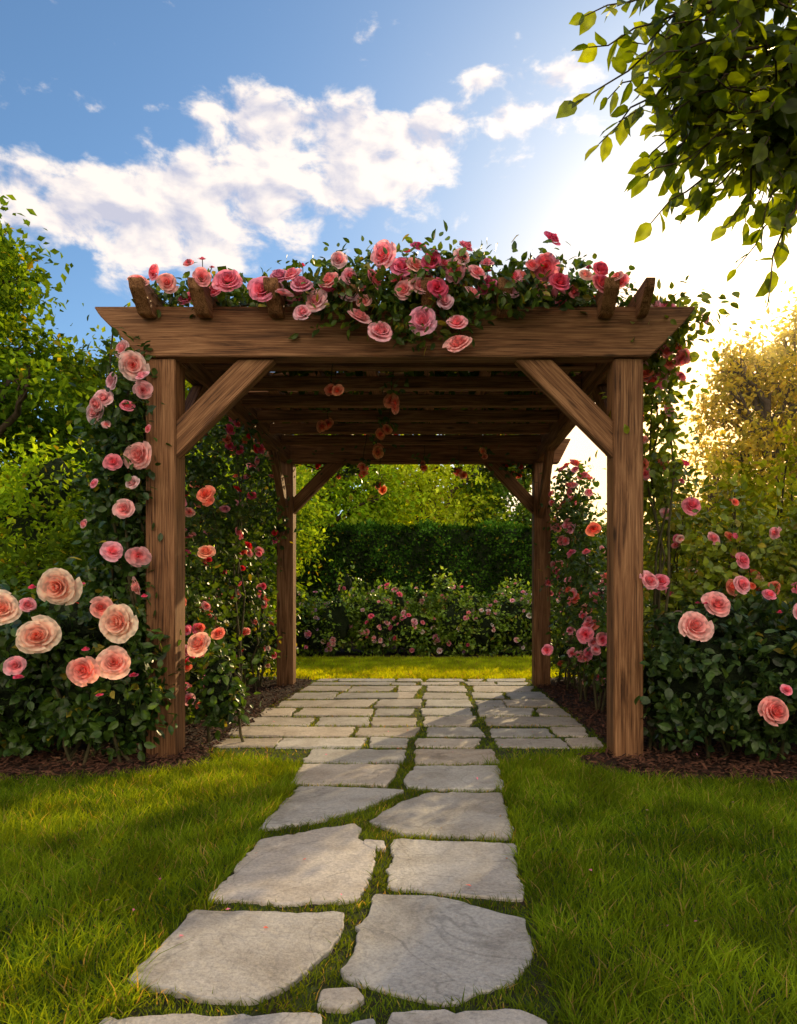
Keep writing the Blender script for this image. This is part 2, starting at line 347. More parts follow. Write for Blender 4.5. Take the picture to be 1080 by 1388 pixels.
# ------------------------------------------------------------ ground
def sheet(name,poly,z,mat):
    me=bpy.data.meshes.new(name); me.from_pydata([(p[0],p[1],z) for p in poly],[],[list(range(len(poly)))]); me.materials.append(mat)
    return link(bpy.data.objects.new(name,me))
sheet('lawn_ground',[(-300,-300),(300,-300),(300,300),(-300,300)],0,M_lawn)
PATHBED=[(-.95,.2),(.45,.2),(.40,2.2),(.38,4.2),(.5,4.45),(1.25,4.75),(1.22,8.8),(-1.42,8.8),(-1.62,4.7),(-.85,4.35),(-.80,3.),(-.85,2.2)]
sheet('path_bed',PATHBED,.004,M_moss)
LBED=[(-1.48,4.66),(-1.38,4.4),(-1.5,4.16),(-1.9,4.02),(-2.8,3.92),(-4,4.0),(-7,4.0),(-7,9.3),(-1.9,9.0),(-1.5,8.7),(-1.42,8.2)]
RBED=[(1.2,8.2),(1.25,8.7),(1.7,9.0),(7,9.3),(7,3.85),(3,3.85),(1.9,3.92),(1.2,4.02),(.95,4.25),(.93,4.5),(1.23,4.72)]
sheet('mulch_bed',LBED,.012,M_mulch); sheet('mulch_bed',RBED,.012,M_mulch)
sheet('flower_bed_soil',[(-9,11.7),(-3,11.75),(0,11.65),(3,11.75),(9,11.7),(9,16),(-9,16)],.012,M_mulch)
def chips():
    n=38000; x=rng.uniform(-4.2,3.8,n); y=3.8+5.*rng.random(n)**1.5
    k=inside(LBED,x,y+.05*rng.normal(size=n))|inside(RBED,x,y+.05*rng.normal(size=n)); x=x[k];y=y[k];n=len(x)
    T=A([[-1,-.35,-.1],[1,-.3,-.1],[1,.3,-.1],[-1,.35,-.1],[-.9,-.3,.12],[.95,-.25,.1],[.9,.25,.14],[-1,.3,.1]])
    F=np.array([[4,5,6],[4,6,7],[0,1,5],[0,5,4],[1,2,6],[1,6,5],[2,3,7],[2,7,6],[3,0,4],[3,4,7]])
    pos=np.stack([x,y,.014+.03*rng.random(n)],1)
    d=norm(np.stack([rng.normal(size=n),rng.normal(size=n),.35*rng.normal(size=n)],1))
    R=frames_y(np.cross(d,A([0,0,1.])),np.tile(A([0,0,1.]),(n,1))+.3*rng.normal(size=(n,3)))
    V,FF=inst(T,F,pos,R,rng.uniform(.008,.024,n))
    c=A([.075,.032,.02])*(rng.uniform(.3,2.6,n)[:,None]); c=np.repeat(c,8,axis=0)
    tri_mesh('mulch_chips',V,FF,M_chip,c)
chips()

# ------------------------------------------------------------ flagstones
STONES=[
 [(-.822,1.882),(-.80,2.10),(-.785,2.309),(-.55,2.30),(-.285,2.293),(-.275,2.20),(-.295,2.05),(-.37,1.875),(-.452,1.788),(-.60,1.80)],
 [(-.2,2.433),(.04,2.41),(.17,2.33),(.302,2.257),(.295,2.03),(.215,1.875),(.03,1.78),(-.10,1.83),(-.246,1.904)],
 [(-.768,2.392),(-.733,2.987),(-.353,3.197),(-.31,3.12),(-.32,3.0),(-.235,2.90),(-.221,2.70),(-.245,2.392),(-.46,2.358)],
 [(-.163,2.987),(.1,2.96),(.346,2.934),(.33,2.7),(.315,2.392),(.09,2.433),(-.16,2.494)],
 [(-.772,3.10),(-.721,3.807),(-.4,3.78),(-.145,3.722),(-.25,3.55),(-.33,3.416),(-.522,3.22)],
 [(-.288,3.218),(-.17,3.5),(-.019,3.694),(.369,3.694),(.357,3.0),(.047,3.02),(-.144,3.05)],
 [(-.792,4.3),(-.204,4.3),(-.214,4.0),(-.245,3.82),(-.40,3.85),(-.78,3.86)],
 [(-.103,4.265),(.402,4.265),(.385,3.74),(.02,3.75),(-.135,3.80),(-.16,3.95)],
 [(-.29,1.84),(-.2,1.85),(-.17,1.80),(-.21,1.75),(-.29,1.765)],
 [(-.285,2.98),(-.20,2.96),(-.185,2.86),(-.25,2.87),(-.29,2.93)],
 [(-.80,1.72),(-.27,1.735),(-.25,1.5),(-.3,1.15),(-.85,1.1)],
 [(-.10,1.74),(.22,1.75),(.28,1.70),(.3,1.2),(-.14,1.15)],
 [(-.20,1.70),(-.14,1.72),(-.12,1.62),(-.19,1.6)],
 [(-.85,1.05),(-.3,1.1),(-.28,.5),(-.9,.5)],[(-.2,1.1),(.3,1.15),(.34,.5),(-.2,.5)],
 [(-.80,4.74),(-.17,4.72),(-.18,4.35),(-.80,4.35)],[(-.11,4.72),(.41,4.74),(.42,4.32),(-.10,4.31)],
]
ROWS=[4.76,5.14,5.56,6.02,6.5,7.02,7.56,8.1,8.45,8.78]
for i in range(len(ROWS)-1):
    y0,y1=ROWS[i]+.016,ROWS[i+1]-.016
    f=(y0-4.8)/4.; xl=-1.58+.18*f; xr=1.22-.04*f
    cuts=[-1.0+rng.normal()*.12,-.5+rng.normal()*.08,-.12+rng.normal()*.04,.40+rng.normal()*.02,.82+rng.normal()*.14]
    wide=[0,0,0,1,1,0,0]
    if i%3==1: cuts.pop(0); wide.pop(0)
    if i%4==2: cuts.pop(-1)
    xs=[xl]+cuts+[xr]
    for a in range(len(xs)-1):
        gl=.034 if wide[a] else .016; gr=.034 if wide[a+1] else .016
        sk=rng.normal()*.05
        STONES.append([(xs[a]+gl+rng.normal()*.012,y0+rng.uniform(0,.06)),(xs[a+1]-gr+min(sk,.01),y0+rng.uniform(0,.06)),(xs[a+1]-gr+rng.normal()*.012,y1-rng.uniform(0,.06)),(xs[a]+gl+rng.normal()*.015,y1-rng.uniform(0,.06))])
def flagstones():
    V=[];F=[];C=[]
    for si,s in enumerate(STONES):
        p=A(s)
        if (np.sum(p[:,0]*np.roll(p[:,1],-1)-np.roll(p[:,0],-1)*p[:,1]))<0: p=p[::-1]
        q=[]
        for i in range(len(p)):
            a,b,c=p[i-1],p[i],p[(i+1)%len(p)]
            rr0=rng.uniform(.006,.02)
            la=min(rr0,np.linalg.norm(a-b)*.25); lc=min(rr0,np.linalg.norm(c-b)*.25)
            A1=b+(a-b)/np.linalg.norm(a-b)*la; C1=b+(c-b)/np.linalg.norm(c-b)*lc
            q.append(A1); q.append(b*.5+.25*A1+.25*C1); q.append(C1)
        r=[]
        for i in range(len(q)):
            a,b=q[i],q[(i+1)%len(q)]; l=np.linalg.norm(b-a); k=max(1,int(l/.024))
            nrm=A([-(b-a)[1],(b-a)[0]])/max(l,1e-6); ph=rng.random()*6
            for j in range(k):
                pt=a+(b-a)*j/k
                if j>0: pt=pt+nrm*(.006*math.sin(ph+j*.6)+.0045*rng.normal())*min(1,l*4)
                r.append(pt)
        r=A(r); c=r.mean(0); n=len(r); o=len(V)
        tx,ty=rng.normal(size=2)*.005; zt=.019+rng.normal()*.002
        for sc,dz in ((0.,-.03),(0.,-.004),(.002,-.001),(.005,0)):
            dv=c-r; dv=dv/np.linalg.norm(dv,axis=1,keepdims=True)
            rr=r+dv*sc
            for x,y in rr: V.append((x,y,zt+dz+(x-c[0])*tx+(y-c[1])*ty))
        for l in range(3):
            for j in range(n):
                F.append([o+l*n+j,o+l*n+(j+1)%n,o+(l+1)*n+(j+1)%n,o+(l+1)*n+j])
        F.append([o+3*n+j for j in range(n)])
        t=rng.uniform(.76,1.14); w=rng.uniform(-.04,.09); C+= [(t*(1+w),t,t*(1-w),1)]*(4*n)
    me=bpy.data.meshes.new('flagstone_path'); me.from_pydata(V,[],F)
    a=me.attributes.new('Col','FLOAT_COLOR','POINT'); a.data.foreach_set('color',np.array(C,dtype=np.float32).ravel())
    me.materials.append(M_stone); link(bpy.data.objects.new('flagstone_path',me))
flagstones()

# ------------------------------------------------------------ grass
def grass(name,n,xr,yr,length,width,c1,c2,excl,keep=None,power=1.):
    x=rng.uniform(*xr,n); y=yr[0]+(yr[1]-yr[0])*rng.random(n)**power
    k=np.ones(n,bool)
    for e in excl: k&=~inside(e,x,y)
    if keep is not None: k&=inside(keep,x,y)
    x=x[k];y=y[k];n=len(x)
    patch=.5+.5*np.sin(x*2.3+1.3*np.sin(y*1.7))*np.cos(y*2.9+x)
    p2=.5+.5*np.sin(x*13+3*np.sin(y*9))*np.cos(y*15+2*x)
    T=A([[-.5,0,0],[.5,0,0],[-.4,0,.5],[.4,0,.5],[0,0,1]]); F=np.array([[0,1,3],[0,3,2],[2,3,4]])
    ln=length*(.4+.9*rng.random(n)**1.3)*(.65+.35*patch+.4*p2); wd=width*rng.uniform(.6,1.3,n)
    a=rng.random(n)*2*np.pi; lean=rng.normal(size=(n,2))*.55+A([.15,-.1])*(p2[:,None]-.5)*4
    V=np.zeros((n,5,3)); cx,sx=np.cos(a),np.sin(a)
    for i in range(5):
        h=T[i,2]; off=h**1.6
        V[:,i,0]=x+T[i,0]*wd*cx+lean[:,0]*ln*off; V[:,i,1]=y+T[i,0]*wd*sx+lean[:,1]*ln*off; V[:,i,2]=ln*h*(1-.12*h)
    FF=(F[None]+(np.arange(n)*5)[:,None,None]).reshape(-1,3)
    t=np.clip(rng.random(n)*.6+patch*.25+p2*.15,0,1)[:,None]; c=A(c1)*(1-t)+A(c2)*t
    dead=rng.random(n)<.06; c[dead]=A([.36,.28,.10])
    return tri_mesh(name,V.reshape(-1,3),FF,M_grass,np.repeat(c,5,axis=0))
G1=(.022,.075,.006); G2=(.25,.37,.022)
near_excl=STONES[:17]
PATHCORE=[(-.80,.2),(.32,.2),(.33,4.3),(1.2,4.75),(1.2,8.8),(-1.5,8.8),(-1.6,4.72),(-.76,4.33),(-.72,3.)]
grass('lawn_grass',220000,(-3.3,2.9),(1.35,4.75),.066,.0044,G1,G2,near_excl+[LBED,RBED,PATHCORE])
grass('lawn_grass',26000,(-7,6),(.3,4.2),.06,.008,G1,G2,near_excl+[LBED,RBED,PATHCORE,[(-3.3,1.35),(2.9,1.35),(2.9,4.75),(-3.3,4.75)]])
JB=[STONES[i] for i in range(17)]
grass('joint_grass',60000,(-.9,.5),(1.3,4.4),.032,.004,(.05,.10,.012),(.15,.22,.02),JB,keep=PATHBED)
grass('joint_grass',44000,(-1.6,1.25),(4.4,8.8),.030,.006,(.05,.11,.012),(.16,.24,.02),STONES[15:],keep=PATHBED)
grass('lawn_grass',80000,(-5,4.5),(8.75,11.8),.06,.010,(.24,.36,.015),(.48,.60,.03),[LBED,RBED,PATHBED])  # rear strip: sunlight put into the brighter, yellower blade colours

pd=[]
for i in range(90): pd.append((rng.uniform(-2.6,2.4),rng.uniform(1.6,6)))
pp=A([(x,y,.055 if not any(inside(s,A([x]),A([y]))[0] for s in STONES) else .026) for x,y in pd])
Vp,Fp=inst(LEAF_LO,LEAF_LO_F,pp,frames_y(A(rng.normal(size=(90,3)))*A([1,1,.1]),np.tile(A([0,0,1.]),(90,1))+.3*rng.normal(size=(90,3))),rng.uniform(.012,.025,90))
tri_mesh('fallen_petals',Vp,Fp,M_petal,np.repeat(A([PINK,CORAL,(.5,.35,.2)])[rng.integers(0,3,90)],4,axis=0))

# ------------------------------------------------------------ pergola
PG=empty('wooden_pergola')
def extr(name,prof,th,mat4,bev=.006,mat=None):
    bm=bmesh.new()
    vs=[bm.verts.new((x,-th/2,z)) for x,z in prof]; f=bm.faces.new(vs)
    r=bmesh.ops.extrude_face_region(bm,geom=[f]); bmesh.ops.translate(bm,vec=(0,th,0),verts=[v for v in r['geom'] if isinstance(v,bmesh.types.BMVert)])
    bmesh.ops.recalc_face_normals(bm,faces=bm.faces)
    bmesh.ops.bevel(bm,geom=bm.edges[:],offset=bev,segments=2,affect='EDGES')
    me=bpy.data.meshes.new(name); bm.to_mesh(me); bm.free(); me.materials.append(mat or M_wood)
    o=link(bpy.data.objects.new(name,me),PG); o.matrix_world=mat4; return o
def timber(name,p0,p1,w,h,ends=(0,0)):
    p0=Vector(p0);p1=Vector(p1); d=p1-p0; Ln=d.length; d.normalize()
    up=Vector((0,0,1)) if abs(d.z)<.95 else Vector((0,1,0))
    y=up.cross(d).normalized(); z=d.cross(y)
    M=Matrix((( d.x,y.x,z.x,p0.x),(d.y,y.y,z.y,p0.y),(d.z,y.z,z.z,p0.z),(0,0,0,1)))
    a,b=ends
    return extr(name,[(a,-h/2),(Ln-b,-h/2),(Ln+b,h/2),(-a,h/2)],w,M)
XL,XR=-1.743,1.265
for nm,x,y,t in (('post_1',XL,4.595,2.577),('post_2',XR,4.595,2.577),('post_3',-1.70,8.2,2.597),('post_4',1.28,8.2,2.597)):
    timber(nm,(x,y,-.05),(x,y,t),.19,.19)
def at(x,y,z): return Matrix.Translation((x,y,z))
prof=[(-2.16,2.9),(-2.12,2.84),(-1.98,2.70),(-1.86,2.58),(1.39,2.58),(1.50,2.68),(1.64,2.83),(1.69,2.9)]
extr('front_beam',prof,.13,at(0,4.54,0))
extr('back_beam',[(-2.1,2.88),(-1.9,2.6),(1.48,2.6),(1.62,2.88)],.12,at(0,8.2,0))
extr('front_beam_inner',[(-1.62,2.88),(-1.62,2.66),(1.15,2.66),(1.15,2.88)],.05,at(0,4.72,0))
timber('side_beam_1',(-1.72,4.62,2.74),(-1.70,8.12,2.74),.11,.27)
timber('side_beam_2',(1.26,4.62,2.74),(1.27,8.12,2.74),.11,.27)
for i,y in enumerate(np.linspace(5.15,7.7,6)):
    timber('cross_rafter_%d'%(i+1),(-1.66,y,2.765),(1.20,y,2.765),.09,.095)
for i,x in enumerate([-1.80,-1.44,-.98,-.5,-.02,.45,1.10,1.33]):
    M=Matrix(((0,-1,0,x),(1,0,0,0),(0,0,1,0),(0,0,0,1)))
    w=.09 if i<7 else .06
    extr('top_rafter_%d'%(i+1),[(4.25,2.985),(4.27,2.93),(4.40,2.82),(4.468,2.82),(4.468,2.905),(8.35,2.905),(8.52,2.95),(8.53,2.985)],w,M,.004,M_wood2)
for i,y in enumerate(np.linspace(4.95,8.05,13)):
    timber('slat_%d'%(i+1),(-1.95,y,3.004),(1.5,y,3.004),.17,.03)
# knee braces: local x follows the brace so the grain runs along it
def kbrace(n,P,B,th,h):
    """P: centre of the vertical cut on the post, B: centre of the horizontal cut under the beam"""
    P=Vector(P);B=Vector(B); d=(B-P).normalized(); hz=Vector((d.x,d.y,0)).normalized()
    y=Vector((0,0,1)).cross(hz).normalized(); z=d.cross(y)
    W=[P-Vector((0,0,h*.75)),P+Vector((0,0,h*.75)),B-hz*h*.75,B+hz*h*.75]
    prof=[((w-P).dot(d),(w-P).dot(z)) for w in W]
    M=Matrix(((d.x,y.x,z.x,P.x),(d.y,y.y,z.y,P.y),(d.z,y.z,z.z,P.z),(0,0,0,1)))
    return extr(n,prof,th,M)
kbrace('brace_1',(-1.65,4.56,2.06),(-1.13,4.56,2.578),.09,.155)
kbrace('brace_2',(1.172,4.56,2.06),(.655,4.56,2.578),.09,.155)
kbrace('brace_3',(-1.61,8.2,2.10),(-1.12,8.2,2.60),.09,.13)
kbrace('brace_4',(1.19,8.2,2.10),(.70,8.2,2.60),.09,.13)
kbrace('brace_5',(-1.72,4.69,2.05),(-1.72,5.25,2.603),.08,.13); kbrace('brace_6',(1.26,4.69,2.05),(1.26,5.25,2.603),.08,.13)
kbrace('brace_7',(-1.70,8.106,2.05),(-1.70,7.55,2.603),.08,.13); kbrace('brace_8',(1.27,8.106,2.05),(1.27,7.55,2.603),.08,.13)

# ------------------------------------------------------------ climbing roses
TOP=[(-1.62,2.97,.06),(-1.24,2.97,.085),(-1.495,3.1,.035),(-1.05,2.93,.075),(-.796,2.95,.07),(-.713,2.865,.065),(-.625,2.98,.07),(-.574,3.12,.055),(-.79,2.79,.055),
(-.444,2.77,.068),(-.315,2.675,.082),(-.3,3.14,.08),(-.17,2.93,.062),(-.07,2.955,.07),(.032,2.93,.06),(-.056,2.744,.085),(.139,3.055,.075),(.153,2.73,.06),(.162,2.6,.082),
(.185,3.13,.055),(-.083,3.2,.05),(.704,3.08,.08),(.787,2.985,.065),(.736,3.225,.05),(.616,3.08,.045),(1.03,3.04,.055),(-.347,2.985,.065),(-.856,3.02,.055),(-.185,3.065,.07),
(.278,3.02,.05),(-1.8,2.985,.06),(.95,3.03,.045),(.08,2.86,.05),(-.9,2.9,.05),(-1.7,3.03,.05),(-.1,3.08,.05),(.0,3.1,.06),(.25,2.9,.05),(-.5,3.0,.05),(.5,3.0,.045),(1.13,3.0,.04),(-1.4,2.99,.05),
(.47,2.93,.06),(-.5,2.9,.055),(-.42,2.86,.05)]
e=empty('climbing_rose')
tb=[(-1.5,4.75,3.0,.45,.3,.10),(-.95,4.7,3.0,.45,.3,.14),(-.4,4.6,3.03,.4,.3,.19),(.05,4.55,3.03,.38,.3,.22),(.35,4.6,3.05,.35,.3,.19),(.75,4.65,3.06,.3,.3,.17),(1.05,4.8,3.02,.35,.3,.1),
    (-.15,4.4,2.84,.5,.08,.13),(.05,4.38,2.72,.2,.06,.12),(-.7,4.4,2.9,.25,.06,.06),(.5,4.3,2.93,.2,.08,.08),(-.5,4.3,2.9,.15,.08,.08)]
leaves('foliage',tb,6600,.062,(.03,.075,.014),(.11,.18,.022),M_leaf,e,True,clump=.06,per=12,yellow=.05)
roof=[(-1.2,5.8,3.12,.7,1.,.10),(0,5.8,3.12,.9,1.,.12),(.9,6.,3.12,.6,1.2,.1),(-.8,7.4,3.12,1.,.9,.1),(.6,7.4,3.12,.9,.9,.1)]
leaves('roof_foliage',roof,9000,.12,(.03,.07,.012),(.09,.15,.02),M_tree,e,False,clump=.1,per=18,shell=.1)
L=[]
for x0,x1 in ((-1.7,-.6),(-.9,.3),(-.2,1.2),(1.3,.4)):
    L.append(tube_arrays(curve_pts((x0,4.72,2.95),(x1,4.66,3.0),12,.04,.015),np.linspace(.012,.005,12),6))
fl=[]
TC=[PINK,SOFT,SOFT,SOFT,PALE,HOT,PINK]
for x,z,r in TOP:
    y=4.30 if z<2.9 else 4.26+rng.random()*.06
    fl.append((x,y,z,r*1.06,rdir(.35,.35),pick(TC)))
for i in range(55):
    x=rng.choice([rng.normal(-.1,.35),rng.normal(-.8,.3),rng.uniform(-1.7,1.2),rng.normal(.8,.2)]); x=float(np.clip(x,-1.75,1.2))
    z=rng.uniform(2.96,3.0+.22*math.exp(-((x-.1)/.7)**2)); fl.append((x,4.30+rng.random()*.3,z,rng.uniform(.038,.065),rdir(.5,.45),pick(TC)))
for i in range(40):
    x=rng.uniform(-1.6,1.15); z=rng.uniform(3.08,3.26); y=4.45+rng.random()*.5
    fl.append((x,y,z,rng.uniform(.018,.038),(0,-.4,1),pick([HOT,RED,PINK])))
    L.append(tube_arrays(curve_pts((x+.03*rng.normal(),y,2.98),(x,y,z),4,0,.004),[.004,.004,.003,.003],4))
V,F=join_arrays(L); tri_mesh('vines',V,F,M_stem,None,e,True)
HANG=((-.72,5.0,2.52,.045),(-.30,5.2,2.50,.06),(-.95,6.4,2.62,.055),(-.52,6.9,2.50,.06),(-.42,6.6,2.62,.05),(-.75,7.6,2.45,.05),(.3,7.9,2.45,.05),(-.6,7.9,2.3,.045),(.55,7.5,2.6,.04),(-.1,7.9,2.55,.04))
for x,y,z,r in HANG:
    for k in range(2): fl.append((x+k*.05*rng.normal(),y+k*.05*rng.normal(),z-k*.05,r,rdir(-.2,.4),jit((.94,.36,.22))))
roses('blooms',fl,e)
L=[]
for x,y,z,r in HANG:
    L.append(tube_arrays(curve_pts((x+.04,y+.03,3.05),(x,y,z+.03),5,0,.01),np.linspace(.005,.003,5),4))
V,F=join_arrays(L); tri_mesh('hanging_stems',V,F,M_stem,None,e,True)
hb=[(x,y,z+.06,.05,.05,.07) for x,y,z,r in HANG]
leaves('hanging_leaves',hb,170,.06,(.035,.08,.014),(.10,.17,.022),M_leaf,e,True,clump=.03,per=6)

LC=[(-1.935,2.60,.055),(-1.856,2.485,.085),(-1.806,2.337,.058),(-2.06,2.29,.065),(-2.106,2.198,.065),(-1.907,2.244,.04),(-1.83,1.93,.095),(-1.98,1.883,.058),(-1.866,1.758,.048),
(-1.93,1.596,.062),(-1.98,1.328,.065),(-1.82,1.30,.058),(-1.85,1.11,.055),(-2.03,2.12,.03),(-1.78,2.1,.03),(-2.1,1.75,.03),(-2.16,1.5,.03),(-1.9,2.53,.05),(-1.8,2.42,.04),(-2.08,2.24,.05),(-2.0,2.4,.05)]
e=empty('climbing_rose')
lb=[(-1.93,4.55,2.5,.14,.14,.22),(-2.0,4.55,2.15,.19,.16,.25),(-1.98,4.55,1.75,.2,.16,.25),(-2.02,4.6,1.4,.2,.16,.25),(-2.0,4.6,1.05,.22,.18,.25),(-2.15,4.75,1.9,.2,.2,.4),(-2.15,4.75,1.2,.25,.2,.4)]
leaves('foliage',lb,4200,.065,(.02,.055,.012),(.065,.125,.02),M_leaf,e,True,clump=.06,per=12,shell=.3)
L=[]
for i in range(7):
    ph=i*1.1; z=np.linspace(0,2.75,22)
    pts=np.stack([-1.92-.1*(i%2)+.06*np.sin(z*3+ph),4.6+.07*np.cos(z*2.5+ph),z],1); L.append(tube_arrays(pts,np.linspace(.016,.006,22),5))
V,F=join_arrays(L); tri_mesh('vines',V,F,M_stem,None,e,True)
roses('blooms',[(x,4.34+rng.random()*.06,z,r*1.08,rdir(.2,.4,(-.2,-1,0)),pick([PINK,SOFT,SOFT,PALE])) for x,z,r in LC],e)

def side_climber(blobs,n,nf,cols,r0,r1,extra=(),c1=(.03,.075,.012),c2=(.085,.15,.02),bias=(.6,-1,0),ground=True,nv=3):
    e=empty('climbing_rose')
    leaves('foliage',blobs,n,.065,c1,c2,M_leaf,e,True,clump=.08,per=14,shell=.25)
    L=[]
    for b in blobs:
        if not ground:
            L.append(tube_arrays(curve_pts((b[0]-b[3],b[1],b[2]),(b[0]+b[3],b[1],b[2]),12,0,.03),np.linspace(.011,.006,12),5)); continue
        for k in range(nv):
            L.append(tube_arrays(curve_pts((b[0]+rng.normal()*.1,b[1]+rng.normal()*.1,0),(b[0],b[1],b[2]+b[5]*.8),9,0,.03),np.linspace(.013,.005,9),5))
    V,F=join_arrays(L); tri_mesh('vines',V,F,M_stem,None,e,True)
    roses('blooms',scatter_roses(blobs,nf,r0,r1,cols,bias)+list(extra),e)
    return e
side_climber([(-2.1,5.8,.9,.25,.5,.7),(-2.1,6.6,1.6,.28,.6,.8),(-2.05,7.4,1.5,.3,.5,1.1),(-2.0,5.6,2.0,.22,.4,.5),(-1.95,8.0,2.1,.22,.3,.6),(-1.9,6.8,2.55,.2,.9,.2)],9000,150,[HOT,RED,CORAL,PINK,SOFT],.03,.055,
  extra=[(-1.49,4.62,1.72,.06,rdir(.2,.3),CORAL),(-1.47,4.62,1.68,.05,rdir(.2,.3),CORAL),(-1.49,4.62,1.34,.06,rdir(.2,.3),(.92,.44,.30)),(-1.46,4.4,.75,.085,rdir(.3,.3),(.93,.52,.42)),(-1.37,4.5,.81,.05,rdir(.3,.3),CORAL)])
side_climber([(1.6,7.6,1.6,.22,.4,.8),(1.55,7.0,1.0,.2,.4,.7),(1.6,8.1,2.1,.25,.3,.5),(1.55,6.4,.75,.18,.35,.5),(1.62,8.3,1.0,.3,.3,.8)],5500,120,[PINK,CORAL,SOFT,SOFT],.035,.065,bias=(-.6,-1,0),
  extra=[(1.2,5.2,1.55,.055,rdir(.2,.3),CORAL),(1.12,5.1,.77,.065,rdir(.2,.3),PINK),(.92,5.6,.62,.05,rdir(.2,.3),PINK)])
side_climber([(1.52,4.75,2.75,.16,.15,.2),(1.50,4.78,2.35,.13,.12,.35),(1.5,4.8,1.9,.12,.1,.3),(1.62,4.75,2.92,.2,.15,.12)],1900,40,[CORAL,PINK,SOFT,PALE],.035,.062,c1=(.09,.15,.015),c2=(.20,.26,.02),nv=1)
side_climber([(-.2,8.3,2.95,1.6,.15,.12),(-1.1,8.35,2.6,.4,.1,.15),(.9,8.35,2.6,.35,.1,.12)],2500,34,[RED,CORAL],.03,.05,ground=False)

# ------------------------------------------------------------ rose bushes
big=[(-2.08,3.90,1.10,.118,PEACH),(-2.16,3.84,.83,.118,PEACH),(-1.85,3.92,.985,.068,(.93,.44,.40)),(-1.74,3.89,.905,.106,PEACH),(-1.76,3.88,.68,.09,(.94,.52,.45)),(-1.91,3.84,.645,.08,(.93,.42,.38)),
(-2.42,3.95,.98,.1,PEACH),(-2.7,3.95,.7,.1,PINK),(-2.28,3.95,1.0,.05,SOFT),(-2.33,3.92,.66,.06,SOFT)]
fl=[(x,y,z,r,rdir(.35,.35,(.15,-1,0)),c) for x,y,z,r,c in big]
fl+=[(x,y,z,r,(0,-.3,1),HOT) for x,y,z,r in ((-1.95,3.95,.75,.025),(-1.7,4.0,.6,.022),(-2.3,3.9,.6,.03),(-1.85,3.9,.5,.02),(-2.25,3.95,1.1,.025),(-2.0,4.0,1.12,.022),(-1.66,4.05,1.05,.02))]
lbb=[(-2.15,4.45,.58,.42,.36,.46),(-2.6,4.5,.55,.45,.36,.46),(-1.95,4.36,.46,.24,.24,.36),(-3.1,4.6,.6,.5,.4,.48),(-2.2,4.3,.87,.3,.25,.22),(-1.5,4.95,.42,.14,.16,.3)]
rose_bush('rose_bush',lbb,8200,.07,fl,clump=.06,c1=(.02,.055,.012),c2=(.075,.145,.02))
rbb=[(1.78,4.45,.53,.38,.36,.42),(2.2,4.4,.53,.45,.36,.46),(1.55,4.7,.43,.2,.22,.33),(2.8,4.5,.58,.5,.4,.48),(1.9,4.55,.85,.35,.3,.2)]
fl=[(1.52,4.05,.875,.105,rdir(.35,.2),(.94,.48,.48)),(1.69,4.15,1.0,.085,rdir(.8,.2),(.93,.42,.44)),(1.93,3.94,.40,.092,rdir(.2,.2),(.93,.38,.38)),(2.0,3.95,.52,.035,rdir(.5,.2),PINK),
    (2.15,4.05,.95,.075,rdir(.4,.2),SOFT),(2.3,4.05,.75,.08,rdir(.4,.2),PEACH),(1.4,4.5,1.15,.06,rdir(.4,.2),SOFT),(1.86,4.2,1.12,.06,rdir(.6,.3),SOFT),(2.05,4.25,1.06,.045,rdir(.6,.3),PINK)]
fl+=[(1.5+rng.random()*1.2,4.1+rng.random()*.3,.9+rng.random()*.2,.02,(0,0,1),HOT) for _ in range(8)]
rose_bush('rose_bush',rbb,8200,.07,fl,clump=.06,c1=(.022,.055,.018),c2=(.075,.135,.03))
rb2=[(1.9,5.2,1.25,.33,.35,.5),(2.5,5.4,1.1,.45,.4,.5),(2.1,5.3,.7,.6,.4,.6),(1.75,5.2,1.75,.16,.2,.25),(2.3,5.3,1.6,.12,.15,.2),(3.1,5.5,1.2,.4,.4,.6),(2.8,5.2,1.6,.1,.1,.35)]
fl=[(1.505,4.6,1.147,.06,rdir(.3,.2),PINK),(1.78,4.8,1.67,.07,rdir(.3,.2),PINK),(1.6,4.9,1.97,.08,rdir(.3,.2),(.92,.42,.42)),(1.72,4.75,1.95,.03,rdir(.9,.2),HOT),
 (1.95,4.85,1.45,.05,rdir(.3,.2),SOFT),(2.2,4.95,1.3,.055,rdir(.3,.2),PINK),(2.45,5.0,1.5,.05,rdir(.3,.2),SOFT),(1.62,4.85,1.62,.045,rdir(.3,.2),PALE),(2.6,4.95,1.1,.06,rdir(.3,.2),PINK),(2.1,4.85,1.7,.03,rdir(.9,.2),CORAL)]
fl+=scatter_roses(rb2,36,.025,.06,[PINK,CORAL,PEACH])
rose_bush('rose_bush',rb2,7500,.07,fl,clump=.1,c1=(.12,.19,.015),c2=(.28,.34,.03),cf=None,yellow=.08,nst=30)
rb3=[(-2.5,6.6,.55,.5,.6,.55),(-2.3,7.8,.55,.5,.5,.6),(-2.1,8.6,.5,.35,.35,.5),(-3.1,6.5,.7,.6,.6,.7),(-2.05,5.8,.35,.25,.3,.35),(-3.2,5.6,.6,.5,.5,.6)]
rose_bush('rose_bush',rb3,8500,.065,scatter_roses(rb3,100,.03,.06,[PINK,PEACH,CORAL,PALE],(.5,-1,.4)),clump=.09,c1=(.06,.12,.014),c2=(.15,.24,.022))
rb4=[(2.0,6.6,.5,.4,.5,.5),(1.9,7.8,.5,.35,.5,.5),(2.6,6.8,.7,.6,.6,.65),(1.75,8.7,.4,.3,.3,.4),(3.3,6.6,.7,.6,.5,.7)]
rose_bush('rose_bush',rb4,7000,.065,scatter_roses(rb4,70,.03,.06,[PINK,PEACH,SOFT],(-.5,-1,.4)),clump=.09,c1=(.05,.10,.014),c2=(.14,.20,.022))
